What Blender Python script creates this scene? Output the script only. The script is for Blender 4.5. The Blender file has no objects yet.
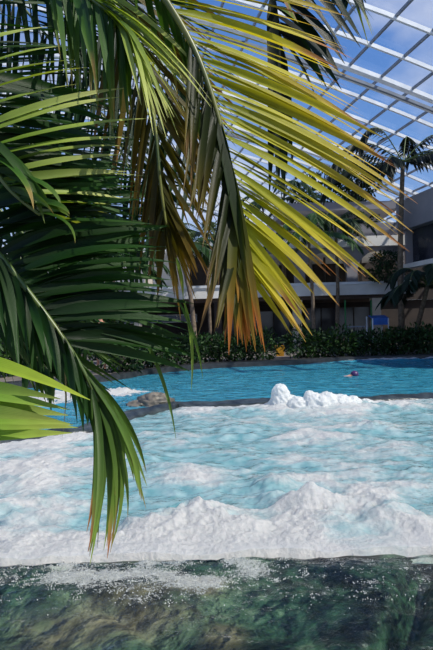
import bpy, math, random
from mathutils import Vector, Matrix, noise
R = random.Random(7)
scene = bpy.context.scene
col = scene.collection
F = 563.0; CH = 1.44; RHO = math.radians(1.5); CY = 325.0
cr, sr = math.cos(RHO), math.sin(RHO)

def at(px, py, Y):
    a, b = px - 216.5, py - CY
    u = a*cr - b*sr; v = b*cr + a*sr
    return Vector((u/F*Y, Y, CH - v/F*Y))
def ground(px, py, z=0.0):
    a, b = px - 216.5, py - CY
    u = a*cr - b*sr; v = b*cr + a*sr
    Y = (CH - z)*F/v
    return Vector((u/F*Y, Y, z))
def lin(r, g, b):
    f = lambda c: (c/255/12.92) if c/255 <= .04045 else ((c/255+.055)/1.055)**2.4
    return (f(r), f(g), f(b))
def mixc(a, b, t): return tuple(a[i]*(1-t)+b[i]*t for i in range(3))
def sstep(a, b, x):
    t = min(1, max(0, (x-a)/(b-a))); return t*t*(3-2*t)

# ------------------------------------------------------------ materials
def newmat(name):
    m = bpy.data.materials.new(name); m.use_nodes = True
    nt = m.node_tree; nt.nodes.clear()
    out = nt.nodes.new('ShaderNodeOutputMaterial')
    return m, nt, out
def N(nt, typ, **kw):
    n = nt.nodes.new('ShaderNode'+typ)
    for k, v in kw.items():
        if k in n.inputs.keys() if isinstance(k, str) else False: n.inputs[k].default_value = v
        else: setattr(n, k, v)
    return n
def ramp(nt, fac, stops):
    r = nt.nodes.new('ShaderNodeValToRGB')
    while len(r.color_ramp.elements) < len(stops): r.color_ramp.elements.new(.5)
    for e, (p, c) in zip(r.color_ramp.elements, stops):
        e.position = p; e.color = (*c, 1) if len(c) == 3 else c
    nt.links.new(fac, r.inputs[0]); return r.outputs[0]
def pmat(name, c1, c2=None, scale=4, rough=.6, metal=0, bump=0, bscale=30, detail=4, coat=0):
    m, nt, out = newmat(name)
    p = N(nt, 'BsdfPrincipled'); p.inputs['Roughness'].default_value = rough; p.inputs['Metallic'].default_value = metal
    nt.links.new(p.outputs[0], out.inputs[0])
    tc = N(nt, 'TexCoord')
    n = N(nt, 'TexNoise'); n.inputs['Scale'].default_value = scale; n.inputs['Detail'].default_value = detail
    nt.links.new(tc.outputs['Object'], n.inputs['Vector'])
    c2 = c2 or tuple(x*.8 for x in c1)
    nt.links.new(ramp(nt, n.outputs['Fac'], [(.35, c1), (.65, c2)]), p.inputs['Base Color'])
    if bump:
        n2 = N(nt, 'TexNoise'); n2.inputs['Scale'].default_value = bscale; n2.inputs['Detail'].default_value = 6
        nt.links.new(tc.outputs['Object'], n2.inputs['Vector'])
        b = N(nt, 'Bump'); b.inputs['Strength'].default_value = bump; b.inputs['Distance'].default_value = .02
        nt.links.new(n2.outputs['Fac'], b.inputs['Height']); nt.links.new(b.outputs[0], p.inputs['Normal'])
    return m

def leafmat(name, trans=.35, rough=.42, tint=(1.35, 1.35, .35), spec=.25):
    m, nt, out = newmat(name)
    a = N(nt, 'Attribute'); a.attribute_name = 'Col'
    uv = N(nt, 'UVMap')
    w = N(nt, 'TexWave'); w.inputs['Scale'].default_value = 3.0; w.bands_direction = 'X'
    nt.links.new(uv.outputs[0], w.inputs['Vector'])
    tc = N(nt, 'TexCoord'); ns = N(nt, 'TexNoise'); ns.inputs['Scale'].default_value = 22
    nt.links.new(tc.outputs['Object'], ns.inputs['Vector'])
    mm = N(nt, 'MapRange'); mm.inputs[3].default_value = .78; mm.inputs[4].default_value = 1.15
    nt.links.new(ns.outputs['Fac'], mm.inputs[0])
    vm = N(nt, 'VectorMath'); vm.operation = 'SCALE'
    nt.links.new(a.outputs['Color'], vm.inputs[0]); nt.links.new(mm.outputs[0], vm.inputs['Scale'])
    p = N(nt, 'BsdfPrincipled'); p.inputs['Roughness'].default_value = rough
    p.inputs['Specular IOR Level'].default_value = spec
    nt.links.new(vm.outputs[0], p.inputs['Base Color'])
    b = N(nt, 'Bump'); b.inputs['Strength'].default_value = .25; b.inputs['Distance'].default_value = .002
    nt.links.new(w.outputs['Fac'], b.inputs['Height']); nt.links.new(b.outputs[0], p.inputs['Normal'])
    t = N(nt, 'BsdfTranslucent')
    v2 = N(nt, 'VectorMath'); v2.operation = 'MULTIPLY'; v2.inputs[1].default_value = tint
    nt.links.new(vm.outputs[0], v2.inputs[0]); nt.links.new(v2.outputs[0], t.inputs[0])
    mx = N(nt, 'MixShader'); mx.inputs[0].default_value = trans
    nt.links.new(p.outputs[0], mx.inputs[1]); nt.links.new(t.outputs[0], mx.inputs[2])
    nt.links.new(mx.outputs[0], out.inputs[0]); return m

def foam_nodes(nt, bump_s=35, bdist=.03, col1=(.92, .905, .87), col2=(.72, .75, .73)):
    tc = N(nt, 'TexCoord')
    n2 = N(nt, 'TexNoise'); n2.inputs['Scale'].default_value = bump_s; n2.inputs['Detail'].default_value = 8; n2.inputs['Roughness'].default_value = .7
    nt.links.new(tc.outputs['Object'], n2.inputs['Vector'])
    b = N(nt, 'Bump'); b.inputs['Strength'].default_value = .8; b.inputs['Distance'].default_value = bdist
    nt.links.new(n2.outputs['Fac'], b.inputs['Height'])
    p = N(nt, 'BsdfPrincipled'); p.inputs['Roughness'].default_value = .55
    nt.links.new(ramp(nt, n2.outputs['Fac'], [(.35, col2), (.6, col1)]), p.inputs['Base Color'])
    nt.links.new(b.outputs[0], p.inputs['Normal'])
    t = N(nt, 'BsdfTranslucent'); t.inputs[0].default_value = (.9, .96, .97, 1)
    mx = N(nt, 'MixShader'); mx.inputs[0].default_value = .42
    nt.links.new(p.outputs[0], mx.inputs[1]); nt.links.new(t.outputs[0], mx.inputs[2])
    return mx.outputs[0], tc

def water_mat(name, kind):
    """turquoise bubbling water; 'foam' is where the froth lies"""
    m, nt, out = newmat(name)
    foam, tc = foam_nodes(nt, 30, .035) if kind != 'near' else foam_nodes(nt, 90, .012, (.62, .64, .62), (.34, .36, .34))
    at_ = N(nt, 'Attribute'); at_.attribute_name = 'foam'
    mp = N(nt, 'Mapping'); nt.links.new(tc.outputs['Object'], mp.inputs[0])
    n = N(nt, 'TexNoise'); n.inputs['Detail'].default_value = 7; n.inputs['Roughness'].default_value = .65
    nt.links.new(mp.outputs[0], n.inputs['Vector'])
    if kind == 'near':
        n.inputs['Scale'].default_value = 55; n.inputs['Roughness'].default_value = .75; lo, hi = .44, .58
    elif kind == 'whirl':
        mp.inputs['Scale'].default_value = (1, 1.9, 1); n.inputs['Scale'].default_value = 2.1; n.inputs['Distortion'].default_value = .6; n.inputs['Detail'].default_value = 10; n.inputs['Roughness'].default_value = .7; lo, hi = .30, .78
    else:
        mp.inputs['Scale'].default_value = (1, 2.5, 1); n.inputs['Scale'].default_value = 3; lo, hi = .45, .6
    # fac = smooth(noise + foam - .5)
    ad = N(nt, 'Math'); ad.operation = 'ADD'; nt.links.new(n.outputs['Fac'], ad.inputs[0]); nt.links.new(at_.outputs['Fac'], ad.inputs[1])
    su = N(nt, 'Math'); su.operation = 'SUBTRACT'; nt.links.new(ad.outputs[0], su.inputs[0]); su.inputs[1].default_value = .5
    mr = N(nt, 'MapRange'); mr.interpolation_type = 'SMOOTHSTEP'
    mr.inputs[1].default_value = lo; mr.inputs[2].default_value = hi
    nt.links.new(su.outputs[0], mr.inputs[0])
    nb = N(nt, 'TexNoise'); nb.inputs['Detail'].default_value = 3
    mb = N(nt, 'Mapping'); nt.links.new(tc.outputs['Object'], mb.inputs[0]); nt.links.new(mb.outputs[0], nb.inputs['Vector'])
    bp = N(nt, 'Bump'); nt.links.new(nb.outputs['Fac'], bp.inputs['Height'])
    fr = N(nt, 'Fresnel'); fr.inputs[0].default_value = 1.33; nt.links.new(bp.outputs[0], fr.inputs['Normal'])
    gl = N(nt, 'BsdfGlossy'); gl.inputs['Roughness'].default_value = .06; nt.links.new(bp.outputs[0], gl.inputs['Normal'])
    wm = N(nt, 'MixShader'); nt.links.new(fr.outputs[0], wm.inputs[0]); nt.links.new(gl.outputs[0], wm.inputs[2])
    if kind == 'near':
        nb.inputs['Scale'].default_value = 9; nb.inputs['Detail'].default_value = 6; bp.inputs['Strength'].default_value = .8; bp.inputs['Distance'].default_value = .06
        tr = N(nt, 'BsdfTransparent'); tr.inputs[0].default_value = (.82, .93, .88, 1)
        nt.links.new(tr.outputs[0], wm.inputs[1])
    elif kind == 'whirl':
        nb.inputs['Scale'].default_value = 6; bp.inputs['Strength'].default_value = .7; bp.inputs['Distance'].default_value = .08
        d = N(nt, 'BsdfDiffuse')
        nt.links.new(ramp(nt, nb.outputs['Fac'], [(.35, (.12, .27, .29)), (.65, (.26, .39, .40))]), d.inputs[0])
        nt.links.new(d.outputs[0], wm.inputs[1])
    else:
        mb.inputs['Scale'].default_value = (1, 2.4, 1)
        nb.inputs['Scale'].default_value = 2.6; bp.inputs['Strength'].default_value = .6; bp.inputs['Distance'].default_value = .12
        d = N(nt, 'BsdfDiffuse')
        nt.links.new(ramp(nt, nb.outputs['Fac'], [(.35, (.014, .15, .24)), (.65, (.05, .27, .36))]), d.inputs[0])
        nt.links.new(d.outputs[0], wm.inputs[1])
    mx = N(nt, 'MixShader'); nt.links.new(mr.outputs[0], mx.inputs[0])
    nt.links.new(wm.outputs[0], mx.inputs[1]); nt.links.new(foam, mx.inputs[2])
    nt.links.new(mx.outputs[0], out.inputs[0]); return m

M = {}
M['leaf'] = leafmat('palm_leaf')
M['leaf_dry'] = leafmat('yellow_palm_leaf', .4, .4, (1.3, 1.2, .5))
M['leaf_far'] = leafmat('far_leaf', .2, .5)
M['stem'] = pmat('green_stem', lin(60, 84, 34), lin(88, 100, 44), 12, .4)
M['stem_yellow'] = pmat('yellow_green_stem', lin(52, 70, 26), lin(110, 110, 45), 8, .4)
M['trunk'] = pmat('palm_trunk', lin(120, 104, 86), lin(84, 72, 58), 9, .85, bump=.6)
M['trunk_dark'] = pmat('dark_palm_trunk', lin(78, 70, 62), lin(52, 46, 40), 9, .85, bump=.6)
M['plaster'] = pmat('pale_plaster', lin(226, 224, 220), lin(204, 202, 198), 1.2, .8)
M['plaster_grey'] = pmat('grey_plaster', lin(140, 136, 140), lin(122, 120, 126), .8, .8)
M['cream'] = pmat('cream_column', lin(214, 200, 180), lin(196, 180, 160), 2, .7)
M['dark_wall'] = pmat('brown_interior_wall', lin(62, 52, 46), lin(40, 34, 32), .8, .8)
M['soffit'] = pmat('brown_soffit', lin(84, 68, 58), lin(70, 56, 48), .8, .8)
M['deck'] = pmat('stone_deck', lin(120, 112, 104), lin(96, 90, 84), 3, .7, bump=.2)
M['kerb'] = pmat('dark_kerb', lin(52, 54, 56), lin(30, 32, 34), 6, .4, bump=.3)
M['steel'] = pmat('white_steel', lin(225, 228, 232), lin(205, 210, 216), 2, .45)
M['steel_grey'] = pmat('grey_steel', lin(120, 128, 140), lin(100, 108, 120), 2, .45)
M['dark_glass'] = pmat('dark_window_glass', lin(38, 40, 48), lin(56, 60, 70), .7, .12)
M['blue_glass'] = pmat('blue_window_glass', lin(24, 44, 82), lin(60, 98, 140), 1.4, .15)
M['soil'] = pmat('soil', lin(60, 48, 38), lin(42, 34, 28), 12, .95, bump=.5)
M['blue'] = pmat('blue_cloth', lin(44, 104, 190), lin(36, 86, 160), 3, .7)
M['yellow'] = pmat('yellow_plastic', lin(200, 150, 40), lin(176, 124, 30), 3, .5)
M['skin'] = pmat('skin', lin(206, 150, 122), lin(190, 134, 108), 6, .6)
M['hair'] = pmat('brown_hair', lin(110, 84, 50), lin(80, 60, 36), 20, .7)
M['purple'] = pmat('purple_cap', lin(70, 40, 90), lin(60, 34, 80), 6, .4)
M['trunks_red'] = pmat('dark_red_cloth', lin(90, 44, 40), lin(70, 34, 34), 6, .8)
M['green_post'] = pmat('green_post_paint', lin(30, 120, 60), lin(24, 100, 48), 6, .5)

def rock_mat():
    m, nt, out = newmat('wet_green_marble')
    tc = N(nt, 'TexCoord')
    p = N(nt, 'BsdfPrincipled'); p.inputs['Roughness'].default_value = .35
    n = N(nt, 'TexNoise'); n.inputs['Scale'].default_value = 2.2; n.inputs['Detail'].default_value = 8; n.inputs['Roughness'].default_value = .7; n.inputs['Distortion'].default_value = 1.2
    nt.links.new(tc.outputs['Object'], n.inputs['Vector'])
    base = ramp(nt, n.outputs['Fac'], [(.38, lin(8, 14, 12)), (.46, lin(24, 42, 34)), (.54, lin(56, 84, 64)), (.66, lin(120, 138, 112))])
    at_ = N(nt, 'Attribute'); at_.attribute_name = 'brown'
    br = ramp(nt, n.outputs['Fac'], [(.35, lin(84, 72, 54)), (.6, lin(160, 142, 116))])
    mx = N(nt, 'MixRGB'); nt.links.new(at_.outputs['Fac'], mx.inputs[0]); nt.links.new(base, mx.inputs[1]); nt.links.new(br, mx.inputs[2])
    nt.links.new(mx.outputs[0], p.inputs['Base Color'])
    n2 = N(nt, 'TexNoise'); n2.inputs['Scale'].default_value = 14; n2.inputs['Detail'].default_value = 7
    nt.links.new(tc.outputs['Object'], n2.inputs['Vector'])
    b = N(nt, 'Bump'); b.inputs['Strength'].default_value = .6; b.inputs['Distance'].default_value = .04
    nt.links.new(n2.outputs['Fac'], b.inputs['Height']); nt.links.new(b.outputs[0], p.inputs['Normal'])
    nt.links.new(p.outputs[0], out.inputs[0]); return m
M['rock'] = rock_mat()
M['rim'] = pmat('wet_dark_stone', lin(58, 66, 66), lin(26, 32, 34), 7, .3, bump=.6, bscale=12)
M['boulder'] = pmat('grey_brown_boulder', lin(120, 112, 98), lin(58, 58, 52), 7, .45, bump=.7, bscale=14)
M['water'] = water_mat('blue_pool_water', 'pool')
M['whirl'] = water_mat('turquoise_whirlpool_water', 'whirl')
M['near'] = water_mat('clear_water_film', 'near')
def foam_mat():
    m, nt, out = newmat('white_foam'); s, _ = foam_nodes(nt, 26, .03)
    nt.links.new(s, out.inputs[0]); return m
M['foam'] = foam_mat()
M['froth'] = pmat('grey_froth', lin(200, 204, 200), lin(150, 154, 148), 30, .3)
def glass_mat():
    m, nt, out = newmat('roof_glass')
    t = N(nt, 'BsdfTransparent'); t.inputs[0].default_value = (.94, .96, .98, 1)
    g = N(nt, 'BsdfGlossy'); g.inputs['Roughness'].default_value = .02
    f = N(nt, 'Fresnel'); f.inputs[0].default_value = 1.25
    mx = N(nt, 'MixShader'); nt.links.new(f.outputs[0], mx.inputs[0]); nt.links.new(t.outputs[0], mx.inputs[1]); nt.links.new(g.outputs[0], mx.inputs[2])
    nt.links.new(mx.outputs[0], out.inputs[0]); return m
M['glass'] = glass_mat()

# ------------------------------------------------------------ builders
class MB:
    def __init__(s): s.v = []; s.f = []; s.c = []; s.uv = []; s.smooth = True
    def add(s, vs, fs, cs=None, uvs=None):
        o = len(s.v); s.v += [tuple(v) for v in vs]; s.f += [tuple(i+o for i in f) for f in fs]
        s.c += cs if cs else [(1, 1, 1)]*len(vs); s.uv += uvs if uvs else [(0, 0)]*len(vs)
    def box(s, a, b, M4=None):
        x0, y0, z0 = a; x1, y1, z1 = b
        vs = [Vector(p) for p in ((x0,y0,z0),(x1,y0,z0),(x1,y1,z0),(x0,y1,z0),(x0,y0,z1),(x1,y0,z1),(x1,y1,z1),(x0,y1,z1))]
        if M4: vs = [M4 @ v for v in vs]
        s.add(vs, [(0,3,2,1),(4,5,6,7),(0,1,5,4),(1,2,6,5),(2,3,7,6),(3,0,4,7)])
    def tube(s, pts, rad, n=8):
        pts = [Vector(p) for p in pts]; k = len(pts)
        rads = rad if isinstance(rad, (list, tuple)) else [rad]*k
        vs = []; prev = None
        for i, p in enumerate(pts):
            t = (pts[min(i+1, k-1)] - pts[max(i-1, 0)]).normalized()
            a = prev - t*prev.dot(t) if prev else t.orthogonal()
            a.normalize(); prev = a; b = t.cross(a)
            for j in range(n):
                an = 2*math.pi*j/n; vs.append(p + (a*math.cos(an) + b*math.sin(an))*rads[i])
        fs = [(i*n+j, i*n+(j+1) % n, (i+1)*n+(j+1) % n, (i+1)*n+j) for i in range(k-1) for j in range(n)]
        fs.append(tuple(range(n-1, -1, -1))); fs.append(tuple((k-1)*n+j for j in range(n)))
        s.add(vs, fs)
    def leaf(s, base, tip, width, nrm, sag=.12, seg=9, colf=None, twist=0, fold=.35, pinch=.25, sagvec=None):
        base = Vector(base); tip = Vector(tip); L = (tip-base).length
        ctrl = (base+tip)*.5 + (sagvec or Vector((0, 0, 1)))*sag*L
        vs = []; cs = []; uv = []; fs = []
        for i in range(seg+1):
            t = i/seg
            p = base*(1-t)**2 + ctrl*2*t*(1-t) + tip*t*t
            tg = ((ctrl-base)*(1-t) + (tip-ctrl)*t).normalized()
            n = Vector(nrm); n = (n - tg*n.dot(tg))
            if n.length < 1e-4: n = tg.orthogonal()
            n.normalize()
            if twist: n = Matrix.Rotation(twist*t, 3, tg) @ n
            w = tg.cross(n)
            hw = width*.5*min(1, pinch + (1-pinch)*t/.18)*(1 - max(0, (t-.45)/.55)**1.6)
            hw = max(hw, width*.02)
            vs += [p - w*hw + n*hw*fold, p, p + w*hw + n*hw*fold]
            c = colf(t) if colf else (1, 1, 1)
            cs += [c, tuple(x*.86 for x in c), c]; uv += [(0, t), (.5, t), (1, t)]
            if i:
                o = (i-1)*3; fs += [(o, o+1, o+4, o+3), (o+1, o+2, o+5, o+4)]
        s.add(vs, fs, cs, uv)
    def build(s, name, mat, parent=None, smooth=True, loc=None):
        me = bpy.data.meshes.new(name)
        vs = s.v
        if loc is not None: vs = [(v[0]-loc[0], v[1]-loc[1], v[2]-loc[2]) for v in vs]
        me.from_pydata(vs, [], s.f)
        if any(c != (1, 1, 1) for c in s.c):
            ca = me.color_attributes.new('Col', 'FLOAT_COLOR', 'POINT')
            ca.data.foreach_set('color', [x for c in s.c for x in (c[0], c[1], c[2], 1)])
            ul = me.uv_layers.new(name='UVMap')
            ul.data.foreach_set('uv', [x for l in me.loops for x in s.uv[l.vertex_index]])
        me.polygons.foreach_set('use_smooth', [smooth]*len(me.polygons))
        me.materials.append(mat); me.update()
        o = bpy.data.objects.new(name, me); col.objects.link(o)
        if loc is not None: o.location = loc
        if parent: o.parent = parent
        return o
def empty(name, loc=(0, 0, 0), parent=None):
    o = bpy.data.objects.new(name, None); o.empty_display_size = .2; col.objects.link(o); o.location = loc
    if parent: o.parent = parent
    return o
def tag(o, label=None, cat=None, group=None, kind=None):
    if label: o['label'] = label
    if cat: o['category'] = cat
    if group: o['group'] = group
    if kind: o['kind'] = kind
    return o
def child(mb, name, mat, root, smooth=True):
    """mesh given in world space, parented to a root that may stand anywhere"""
    o = mb.build(name, mat, None, smooth)
    w = Vector(root.location); q = root.parent
    while q: w += Vector(q.location); q = q.parent
    o.data.transform(Matrix.Translation(-w))
    o.parent = root; return o
def spline(pts, n):
    """Catmull-Rom through points"""
    pts = [Vector(p) for p in pts]; out = []
    k = len(pts)-1
    for i in range(n+1):
        x = i/n*k; j = min(int(x), k-1); t = x-j
        p0, p1, p2, p3 = pts[max(j-1, 0)], pts[j], pts[j+1], pts[min(j+2, k)]
        out.append(.5*((2*p1) + (p2-p0)*t + (2*p0-5*p1+4*p2-p3)*t*t + (3*p1-p0-3*p2+p3)*t**3))
    return out
def interp(keys, t):
    if t <= keys[0][0]: return keys[0][1:]
    for a, b in zip(keys, keys[1:]):
        if t <= b[0]:
            q = (t-a[0])/(b[0]-a[0]); return tuple(x*(1-q)+y*q for x, y in zip(a[1:], b[1:]))
    return keys[-1][1:]

# ------------------------------------------------------------ water, foam, stone
FOCUS = [  # px, py(base), sigma_x(m), sigma_y(m), height(m): boils of foam
    (281, 409, .2, .3, .08), (312, 410, .4, .3, .12), (345, 410, .5, .3, .12), (400, 409, .5, .3, .07), (250, 412, .5, .3, .06),
    (195, 520, .22, .22, .16), (150, 528, .2, .2, .10), (235, 532, .18, .18, .12), (275, 488, .20, .22, .13), (300, 512, .17, .2, .17),
    (322, 512, .18, .2, .13), (378, 516, .16, .2, .17), (405, 528, .2, .2, .12), (425, 545, .15, .15, .09), (340, 535, .2, .12, .09),
    (130, 462, .35, .25, .08), (30, 480, .3, .3, .10), (8, 515, .25, .2, .14), (60, 500, .3, .2, .08), (240, 430, .3, .3, .05), (175, 470, .3, .2, .05),
    (370, 430, .3, .3, .08), (330, 440, .4, .3, .05), (270, 505, .12, .12, .10), (420, 470, .4, .3, .06)]
FO = [(ground(a, b, 0), sx, sy, h) for a, b, sx, sy, h in FOCUS]
def rim_y(X):
    # distance of the whirlpool's far stone rim
    return interp([(-30, 6.5), (-8, 6.6), (-3.2, 7.1), (-1.9, 7.7), (-1.35, 9.3), (-.8, 10.0), (0, 9.95), (4, 10.2), (8, 10.6), (20, 11)], X)[0]
def boil(X, Y):
    h = 0
    for p, sx, sy, a in FO:
        d = ((X-p.x)/sx)**2 + ((Y-p.y)/sy)**2
        if d < 9: h += a*math.exp(-d*.8)*(.62 if p.y < 7 else 1)
    return h
def near_y(X): return 3.46 + .05*noise.noise(Vector((X*2.1, 3, 0))) + .03*noise.noise(Vector((X*7, 9, 0)))

def grid(name, rows, xf, hf, mat, attr, **tags):
    """rows: list of fn v->(Y); built in metres, finer close by"""
    nu, nv, yf = rows
    vs = []; fo = []
    for j in range(nv+1):
        for i in range(nu+1):
            u = i/nu; v = j/nv
            X, Y = xf(u, v)
            z, a = hf(X, Y, u, v)
            vs.append((X, Y, z)); fo.append(a)
    me = bpy.data.meshes.new(name)
    me.from_pydata(vs, [], [(j*(nu+1)+i, j*(nu+1)+i+1, (j+1)*(nu+1)+i+1, (j+1)*(nu+1)+i) for j in range(nv) for i in range(nu)])
    at_ = me.attributes.new(attr, 'FLOAT', 'POINT'); at_.data.foreach_set('value', fo)
    me.polygons.foreach_set('use_smooth', [True]*len(me.polygons))
    me.materials.append(mat); o = bpy.data.objects.new(name, me); col.objects.link(o)
    tag(o, **tags); return o

def cauli(x, y, s, w=0):
    n = noise.noise(Vector((x*s, y*s, w))); return 1-abs(n)*2
def whirl_h(X, Y, u, v):
    b = boil(X, Y)
    n1 = noise.fractal(Vector((X*1.3, Y*1.8, 2)), .9, 2.1, 4)
    n2 = noise.noise(Vector((X*.55+3, Y*.8, 7)))
    edge = 1 - sstep(3.45, 4.5, Y)
    far = sstep(rim_y(X)-1.3, rim_y(X)-.2, Y)
    left = 1-sstep(-1.8, -.4, X - (-.12*(Y-3.4)))
    f = .42 + .40*n1 + .26*n2 + 2.4*b + .42*edge + .16*far + .2*left
    # open turquoise patches
    for (px, py, sx, sy, a) in ((215, 458, .8, .45, .30), (165, 425, .9, .7, .30), (300, 470, .55, .25, .28), (235, 440, .5, .5, .2), (340, 500, .3, .12, .1), (55, 480, .3, .15, .22), (130, 410, .6, .5, .2)):
        p = ground(px, py); f -= a*math.exp(-((X-p.x)/sx)**2 - ((Y-p.y)/sy)**2)
    f = max(0, min(1, f))
    z = .03*n1 + b*(.8 + .32*cauli(X, Y, 6, 1) + .12*cauli(X, Y, 13, 3)) + f*.030*cauli(X, Y, 4.5) + f*.017*cauli(X, Y, 10, 4) + f*.012*cauli(X, Y, 22, 5) + (f*.010*cauli(X, Y, 45, 6) if Y < 5.5 else 0)
    z += .02*noise.noise(Vector((X*3, Y*6, 4)))
    z *= .12 + .88*sstep(0, .5, Y-near_y(X)-.06*noise.noise(Vector((X*5, 1, 1))))
    z *= 1 - .8*sstep(rim_y(X)-.25, rim_y(X), Y)*(0 if b > .03 else 1)
    z += .03*edge*(.5+.5*cauli(X, Y, 3, 8))
    if v < .012: z = -.06
    return z, f
def whirl_x(u, v):
    s = (math.exp(v*1.15)-1)/(math.exp(1.15)-1)
    half = 1.9 + 5.6*s
    X = (u-.5)*2*half + .25
    return X, near_y(X)*(1-s) + rim_y(X)*s
grid('whirlpool_water', (430, 400, 0), whirl_x, whirl_h, M['whirl'], 'foam',
     label='bubbling turquoise whirlpool water churned to white foam inside the stone rim', cat='water', kind='stuff')

PF = [(ground(60, 400), 1.3, 1.4, 1.0), (ground(125, 395), .8, .8, .9), (ground(15, 405), 1.2, 1.2, .9), (ground(100, 388), .7, .7, .5)]
SH = [(-40, 10), (-12, 11.5), (-5.5, 13.4)]
for px, py in ((115, 379), (150, 372.5), (200, 367.5), (250, 365), (300, 363), (350, 360.5), (400, 359), (433, 358)):
    g = ground(px, py, .05); SH.append((g.x, g.y))
SH += [(14, 26), (30, 27)]
def shore(X): return interp(SH, X)[0]
def pool_x(u, v):
    X = -14 + 30*u
    s = v**1.3
    return X, rim_y(X)*(1-s) + (shore(X)+.25)*s
def pool_h(X, Y, u, v):
    f = 0
    for p, sx, sy, a in PF: f += a*math.exp(-((X-p.x)/sx)**2 - ((Y-p.y)/sy)**2)
    f *= .55 + .5*noise.fractal(Vector((X*2, Y*2.4, 0)), .8, 2, 3)
    f += .35*(1-sstep(.0, .5, Y-rim_y(X)))*(noise.noise(Vector((X*2, Y*2, 1)))+.3)
    f += .75*sstep(shore(X)-.7, shore(X), Y)*sstep(2.5, 6, X)
    f = max(0, min(1, f))
    z = .018*noise.noise(Vector((X*1.5, Y*4, 0))) + .008*noise.noise(Vector((X*4, Y*11, 5))) + f*.14*(.5+.5*cauli(X, Y, 2.4)) + f*.03*cauli(X, Y, 8)
    if v < .01 or v > .99: z = -.05
    return z, f
grid('pool_water', (300, 170, 0), pool_x, pool_h, M['water'], 'foam',
     label='calm blue water of the large pool behind the stone rim', cat='water', kind='stuff')

FRX = [(ground(a, b), s, t, w) for a, b, s, t, w in ((130, 575, .35, .16, .62), (45, 580, .35, .14, .5), (200, 585, .3, .14, .5), (250, 570, .2, .1, .5), (375, 583, .07, .04, .4), (320, 575, .05, .03, .3), (390, 600, .07, .03, .25), (300, 598, .18, .03, .25), (145, 600, .35, .05, .2), (395, 578, .03, .04, .4))]
def near_h(X, Y, u, v):
    n1 = noise.fractal(Vector((X*2.2, Y*3.6, 1)), .9, 2.1, 5)
    d = near_y(X) - Y
    f = .12*(1-sstep(0, .05, d)) + .5*(1-sstep(0, .16, d))*(1-sstep(.1, .6, X))*(.6+noise.noise(Vector((X*6, 2, 2))))
    for p, sx, sy, a in FRX: f += a*math.exp(-((X-p.x)/sx)**2 - ((Y-p.y)/(sy*1.25))**2)
    f += .30*(noise.fractal(Vector((X*3, Y*6, 9)), .8, 2.2, 4)) - .06
    f = max(-.3, min(.62, f))
    z = .018*n1 + .02*noise.noise(Vector((X*2+Y*2, Y*4-X, 3))) + max(0, f)*.02*cauli(X, Y, 14)
    if d < .02: z -= .02
    return z, max(0, f)
def near_x(u, v):
    s = v; half = 1.25 + 1.1*s
    X = (u-.5)*2*half + .1
    return X, 1.3*(1-s) + (near_y(X)+.01)*s
grid('clear_water', (300, 240, 0), near_x, near_h, M['near'], 'foam',
     label='shallow clear water with froth flowing over the green stone ledge', cat='water', kind='stuff')

BR = [(ground(105, 625, -.1), .38, .16), (ground(205, 600, -.1), .10, .06), (ground(225, 640, -.1), .08, .1), (ground(160, 602, -.1), .3, .05)]
def ledge(name, crack, side, label):
    def xf(u, v):
        X = -1.6 + 3.9*u; return X, 1.0 + 2.62*v
    vs_keep = None
    def hf(X, Y, u, v):
        z = -.085 + .05*noise.fractal(Vector((X*1.6, Y*2.0, 6)), .9, 2.1, 4)
        z += .075*sstep(2.8, 3.38, Y) - .3*sstep(3.50, 3.6, Y)
        z -= .05*math.exp(-(((X+.95)/.35)**2) - ((Y-2.85)/.25)**2)
        # diagonal joint between the ledge and its right-hand slab
        c = (X-.62) - (Y-2.5)*.72 - .05*math.sin(Y*5)
        z -= .16*math.exp(-(c/.09)**2)
        c2 = (X+.1) - (Y-2.5)*-.9; z -= .045*math.exp(-(c2/.08)**2)
        z += .035*sstep(0, .15, c)
        a = sum(math.exp(-((X-p.x)/sx)**2 - ((Y-p.y)/sy)**2) for p, sx, sy in BR)
        a *= 1.2 + .9*noise.fractal(Vector((X*5, Y*8, 2)), .8, 2.2, 4)
        return min(z, -.014), max(0, min(1, a))
    o = grid(name, (260, 180, 0), xf, hf, M['rock'], 'brown', label=label, cat='stone ledge')
    mod = o.modifiers.new('thick', 'SOLIDIFY'); mod.thickness = .35; mod.offset = -1
    return o
ledge('stone_ledge', 0, 0, 'dark green marbled stone ledge under the clear water in the foreground')

# froth bubbles over the dark water
mb = MB()
ico = None
def ball(mb, c, r, sub=1, nz=0, seed=0, sq=1):
    rings, sg = (4, 6) if sub == 1 else ((10, 14) if sub == 2 else (26, 34))
    vs = []; c = Vector(c)
    for i in range(rings+1):
        th = math.pi*i/rings
        for j in range(sg):
            ph = 2*math.pi*j/sg
            d = Vector((math.sin(th)*math.cos(ph), math.sin(th)*math.sin(ph), math.cos(th)))
            k = 1
            if nz:
                q = d*2.2+Vector((seed, seed*.7, 0))
                k = 1 + nz*(1-2*abs(noise.noise(q))) + nz*.5*(1-2*abs(noise.noise(q*2.6))) + nz*.25*(1-2*abs(noise.noise(q*6)))
            vs.append(c + Vector((d.x*r*k, d.y*r*k, d.z*r*k*sq)))
    fs = [(i*sg+j, (i+1)*sg+j, (i+1)*sg+(j+1) % sg, i*sg+(j+1) % sg) for i in range(rings) for j in range(sg)]
    mb.add(vs, fs)
n = 0
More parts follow.
